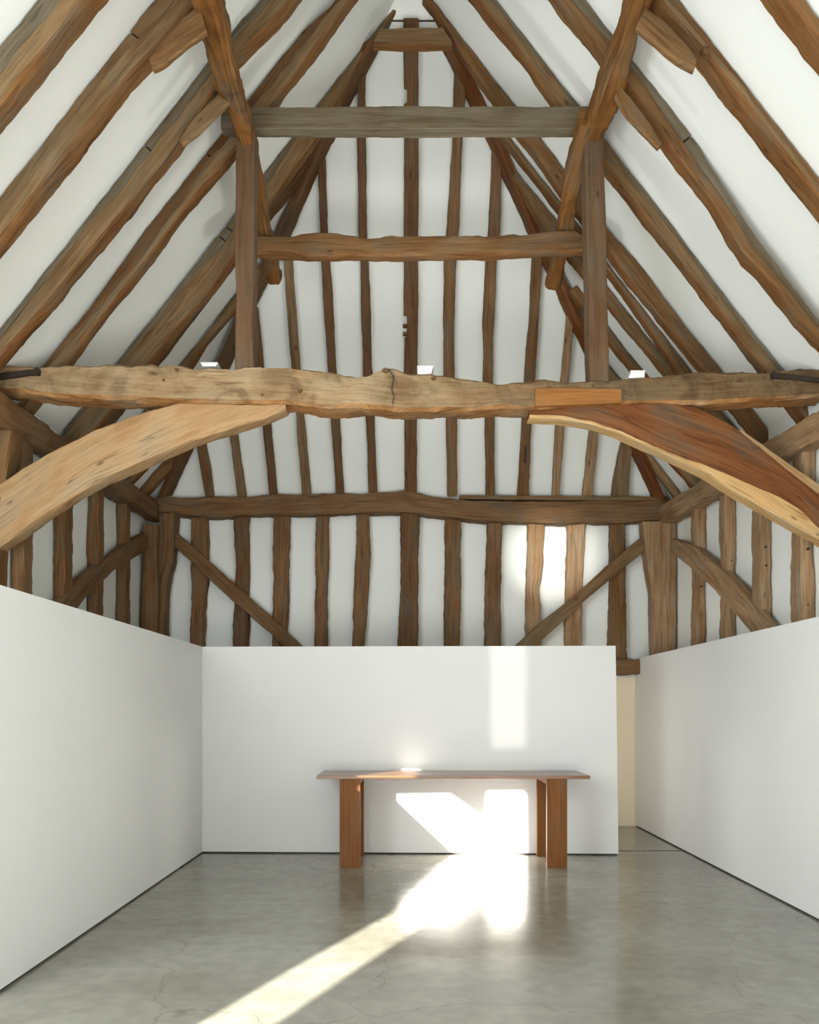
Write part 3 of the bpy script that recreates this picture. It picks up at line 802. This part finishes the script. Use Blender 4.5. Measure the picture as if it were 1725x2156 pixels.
def wallstud(rows, d, t, mat, label, bottom=True, name='stud', group='upright studs of the end wall', cat='stud'):
    rows = list(rows)
    if bottom:
        y1, a1, b1 = rows[-1]
        yf = HZ + EYE * F / d - 0.2
        rows += [(1500, a1, b1), (yf, a1, b1)]
    st = []
    n = 60
    tab = sorted(rows)
    for i in range(n + 1):
        y = tab[0][0] + (tab[-1][0] - tab[0][0]) * i / n
        a, b = interp(tab, y)
        pa, pb = P(a, y, d), P(b, y, d)
        st.append(((pa + pb) / 2 + Vector((0, t / 2, 0)), (pa - pb) / 2, Vector((0, t / 2, 0))))
    o = loft(name, st, OAK[mat], amp=0.010, cham=0.012)
    tag(o, label, cat, group)
    return o
D2, T2 = 10.46, 0.13
wallstud([(1084, 401, 438), (1200, 402, 437), (1357, 400, 429)], D2, T2, 'stud', 'end wall stud nearest the back left corner, left of the plaster hatch')
wallstud([(1084, 492, 524), (1140, 494, 524), (1190, 497, 524), (1260, 493, 524), (1357, 490, 522)], D2, T2, 'dark', 'dark end wall stud just right of the plaster hatch, crossed by the left diagonal')
wallstud([(1082, 577, 609), (1200, 576, 608), (1357, 573, 605)], D2, T2, 'stud', 'end wall stud whose foot meets the lower end of the left diagonal')
wallstud([(1080, 666, 693), (1357, 662, 689)], D2, T2, 'stud', 'slim end wall stud, second to the left of the widest central stud')
wallstud([(1078, 751, 779), (1165, 750, 780), (1250, 744, 777), (1357, 742, 768)], D2, T2, 'stud', 'bowed end wall stud immediately left of the widest central stud')
wallstud([(1076, 844, 883), (1240, 843, 881), (1290, 840, 881), (1357, 838, 880)], D2 - 0.02, T2, 'dark', 'widest and darkest end wall stud in the centre')
wallstud([(1085, 938, 973), (1357, 936, 969)], D2, T2, 'warm', 'end wall stud immediately right of the widest central stud')
wallstud([(1092, 1027, 1058), (1357, 1021, 1055)], D2, T2, 'stud', 'second end wall stud right of the widest central stud')
wallstud([(1096, 1112, 1148), (1180, 1112, 1146), (1235, 1108, 1138), (1285, 1107, 1140), (1357, 1108, 1142)], D2, T2, 'studlit', 'kinked pale stud caught by sunlight, left of the bright glow on the wall')
wallstud([(1098, 1197, 1233), (1165, 1195, 1232), (1230, 1193, 1230), (1357, 1192, 1226)], D2, T2, 'studlit', 'pale end wall stud right of the bright glow on the wall')
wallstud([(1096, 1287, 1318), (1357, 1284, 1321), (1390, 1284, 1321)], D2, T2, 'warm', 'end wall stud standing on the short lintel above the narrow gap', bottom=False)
o = slab('lintel', [(1285, 1388), (1356, 1388)], [(1285, 1420), (1356, 1420)], 10.38, 0.2, OAK['stud'], n=8, cham=0.012, amp=0.01)
o['label'] = 'short rough horizontal lintel timber above the narrow gap at right'; o['category'] = 'beam'
# corner posts
wallstud([(1104, 300, 332), (1200, 299, 332), (1320, 296, 332)], 10.20, 0.22, 'stud', 'straight corner post half at the back left corner, against the left wall', name='corner_post', group='posts of the back corners', cat='post')
wallstud([(1080, 334, 369), (1150, 334, 366), (1185, 334, 364), (1215, 334, 354), (1250, 333, 349), (1330, 333, 346)], 10.30, 0.22, 'stud', 'corner post half with a swelling head at the back left corner', name='corner_post', group='posts of the back corners', cat='post')
wallstud([(1098, 1354, 1424), (1151, 1361, 1425), (1252, 1375, 1425), (1377, 1378, 1425)], 10.30, 0.22, 'studlit', 'thick corner post tapering downward at the back right corner', name='corner_post', group='posts of the back corners', cat='post')
# diagonals
DG = 'straight diagonal braces of the end wall'
o = slab('diagonal_brace', [(362, 1112), (400, 1144), (494, 1229), (574, 1299), (633, 1357), (680, 1400)], [(362, 1146), (400, 1179), (494, 1269), (574, 1337), (594, 1357), (650, 1407)],
         10.38, 0.09, OAK['stud'], n=40, cham=0.008, amp=0.006)
tag(o, 'straight diagonal brace falling to the right from the back left corner post', 'brace', DG)
o = slab('diagonal_brace', [(1362, 1122), (1285, 1186), (1212, 1252), (1142, 1308), (1095, 1350), (1050, 1390)], [(1370, 1150), (1285, 1221), (1229, 1268), (1160, 1332), (1125, 1360), (1080, 1400)],
         10.38, 0.09, OAK['mid'], n=40, cham=0.008, amp=0.006)
tag(o, 'straight diagonal brace falling to the left from the back right corner post', 'brace', DG)
# plaster hatch
o = box('access_hatch', tuple(P(440, 1400, 10.59)), tuple(P(489, 1316, 10.61)), PLASTER)
o.location.y = 0
tag(o, 'small plain white plaster hatch low between two end wall studs at left', 'hatch')

# ------------------------------------------------------------------ side walls
def sideplate(far, near, hw, hh, mat, label):
    a, b = Vector(far), Vector(near)
    N = 24
    pts = [a.lerp(b, i / N) for i in range(N + 1)]
    tube('eaves_plate', pts, hw, mat, label, 'beam', 'plates along the tops of the side walls', rnd=0.0, rv=hh, amp=0.012, cham=0.016)
sideplate((-3.26, 10.5, 4.02), (-3.26, 4.35, 3.79), 0.10, 0.11, OAK['stud'], 'heavy wall plate running along the top of the left wall to the corner')
sideplate((3.26, 10.5, 3.97), (3.26, 4.35, 3.60), 0.10, 0.115, OAK['studlit'], 'heavy wall plate running along the top of the right wall to the corner')
def sidestud(side, yn, yf, ztop, mat, label, xin=3.26, xout=3.376):
    sg = -1 if side == 'L' else 1
    st = []
    sd = random.random() * 50
    for i in range(41):
        z = 0.0 + (ztop) * i / 40
        dy = 0.02 * noise.noise(Vector((z * 0.9 + sd, 0, 0)))
        dw = 0.012 * noise.noise(Vector((z * 1.6, sd, 0)))
        st.append((Vector((sg * (xin + xout) / 2, (yn + yf) / 2 + dy, z)), Vector(((xout - xin) / 2, 0, 0)), Vector((0, (yf - yn) / 2 + dw, 0))))
    o = loft('stud', st, OAK[mat], amp=0.010, cham=0.014)
    tag(o, label, 'stud', 'upright studs of the %s side wall' % ('left' if side == 'L' else 'right'))
    return o
sidestud('L', 6.92, 7.10, 3.80, 'stud', 'left wall stud closest to the left edge of the photo')
sidestud('L', 7.75, 7.95, 3.82, 'stud', 'left wall stud at the foot of the curved side brace')
sidestud('L', 8.57, 8.75, 3.86, 'stud', 'left wall stud crossing behind the middle of the curved side brace')
sidestud('L', 9.41, 9.57, 3.90, 'stud', 'left wall stud nearest the back left corner post')
s1 = sidestud('R', 9.32, 9.50, 3.82, 'studlit', 'right wall stud nearest the back right corner post')
s2 = sidestud('R', 8.46, 8.63, 3.78, 'studlit', 'right wall stud crossed by the middle of the curved side brace')
s3 = sidestud('R', 7.62, 7.82, 3.74, 'studlit', 'right wall stud at the foot of the curved side brace, edge full of peg holes')
s4 = sidestud('R', 6.80, 7.00, 3.70, 'studlit', 'right wall stud closest to the right edge of the photo')
for st_, yy, pts in ((s3, 7.62, [(1621, 1089), (1614, 1151), (1615, 1190), (1612, 1292)]), (s4, 6.80, [(1704, 1155), (1702, 1273)]), (s2, 8.46, [(1545, 1110), (1541, 1180)]),
                     (s1, 9.32, [(1482, 1149), (1478, 1234), (1478, 1320)])):
    for px, py in pts:
        knot(st_, P(px, py, yy - 0.006), 0.010, 'peg_hole', IRON)
def sidebrace(side, A, B, xin, t, mat, label):
    sg = -1 if side == 'L' else 1
    A, B = resamp(A, 26), resamp(B, 26)
    st = []
    for a, b in zip(A, B):
        pa, pb = PX(a[0], a[1], sg * xin), PX(b[0], b[1], sg * xin)
        st.append(((pa + pb) / 2 + Vector((sg * t / 2, 0, 0)), (pa - pb) / 2, Vector((sg * t / 2, 0, 0))))
    o = loft('curved_brace', st, OAK[mat], amp=0.007, cham=0.012)
    tag(o, label, 'brace', 'curved braces on the side walls')
sidebrace('L', [(311, 1122), (271, 1143), (223, 1179), (184, 1207), (139, 1256), (95, 1310)], [(310, 1160), (243, 1200), (195, 1245), (170, 1273), (140, 1320)], 3.24, 0.09, 'stud',
          'curved brace on the left wall falling from the corner post behind the white partition')
sidebrace('R', [(1415, 1134), (1455, 1148), (1494, 1176), (1528, 1210), (1556, 1235), (1588, 1277), (1622, 1322), (1650, 1365)],
          [(1414, 1165), (1455, 1197), (1504, 1242), (1542, 1283), (1581, 1332), (1605, 1372)], 3.22, 0.10, 'studlit',
          'curved brace on the right wall falling from the corner post behind the white partition')

# ------------------------------------------------------------------ small uplighters on the tie beam
def uplight(px, pyb, w, h, flare, label):
    d = TD + 0.06
    root = empty('uplight', P(px, pyb, d))
    a = [P(px - w / 2, pyb, d), P(px + w / 2, pyb, d), P(px + w / 2 + flare[1], pyb - h, d), P(px - w / 2 + flare[0], pyb - h, d)]
    adopt(root, prism('housing', a, (0, 0.11, 0), WHITE))
    b = [P(px - w / 2 + flare[0] - 1, pyb - h, d - 0.012), P(px + w / 2 + flare[1] + 1, pyb - h, d - 0.012),
         P(px + w / 2 + flare[1] + 1, pyb - h - 2.2, d - 0.012), P(px - w / 2 + flare[0] - 1, pyb - h - 2.2, d - 0.012)]
    adopt(root, prism('rim', b, (0, 0.134, 0), WHITE))
    tag(root, label, 'light fitting', 'small white uplights on top of the tie beam')
uplight(441, 771, 28, 6, (-3, 3), 'small white uplight on the tie beam left of the left upright post')
uplight(894, 788, 28, 16, (0, 5), 'small white uplight on the middle of the tie beam')
uplight(1341, 796, 34, 14, (6, 1), 'small white uplight on the tie beam right of the right upright post')

# ------------------------------------------------------------------ the table
yf, yb = 7.78, 8.45
xl, xr = -0.884, 1.718
ztop, th = 0.878, 0.034
tb = empty('long_table', ((xl + xr) / 2, (yf + yb) / 2, 0))
tag(tb, 'long narrow oak table with plank legs standing against the white partition', 'table')
adopt(tb, box('table_top', (xl, yf, ztop - th), (xr, yb, ztop), OAK['tabletop'], bev=0.002))
for x0, x1 in ((-0.665, -0.469), (1.308, 1.500)):
    adopt(tb, box('leg', (x0, yf + 0.01, 0.0), (x1, yf + 0.06, ztop - th), OAK['table'], bev=0.002))
    adopt(tb, box('leg', (x0, yb - 0.06, 0.0), (x1, yb - 0.01, ztop - th), OAK['table'], bev=0.002))
    xs = x1 - 0.03 if x0 < 0 else x0
    adopt(tb, box('rail', (xs, yf + 0.06, ztop - th - 0.05), (xs + 0.03, yb - 0.06, ztop - th), OAK['table'], bev=0.001))
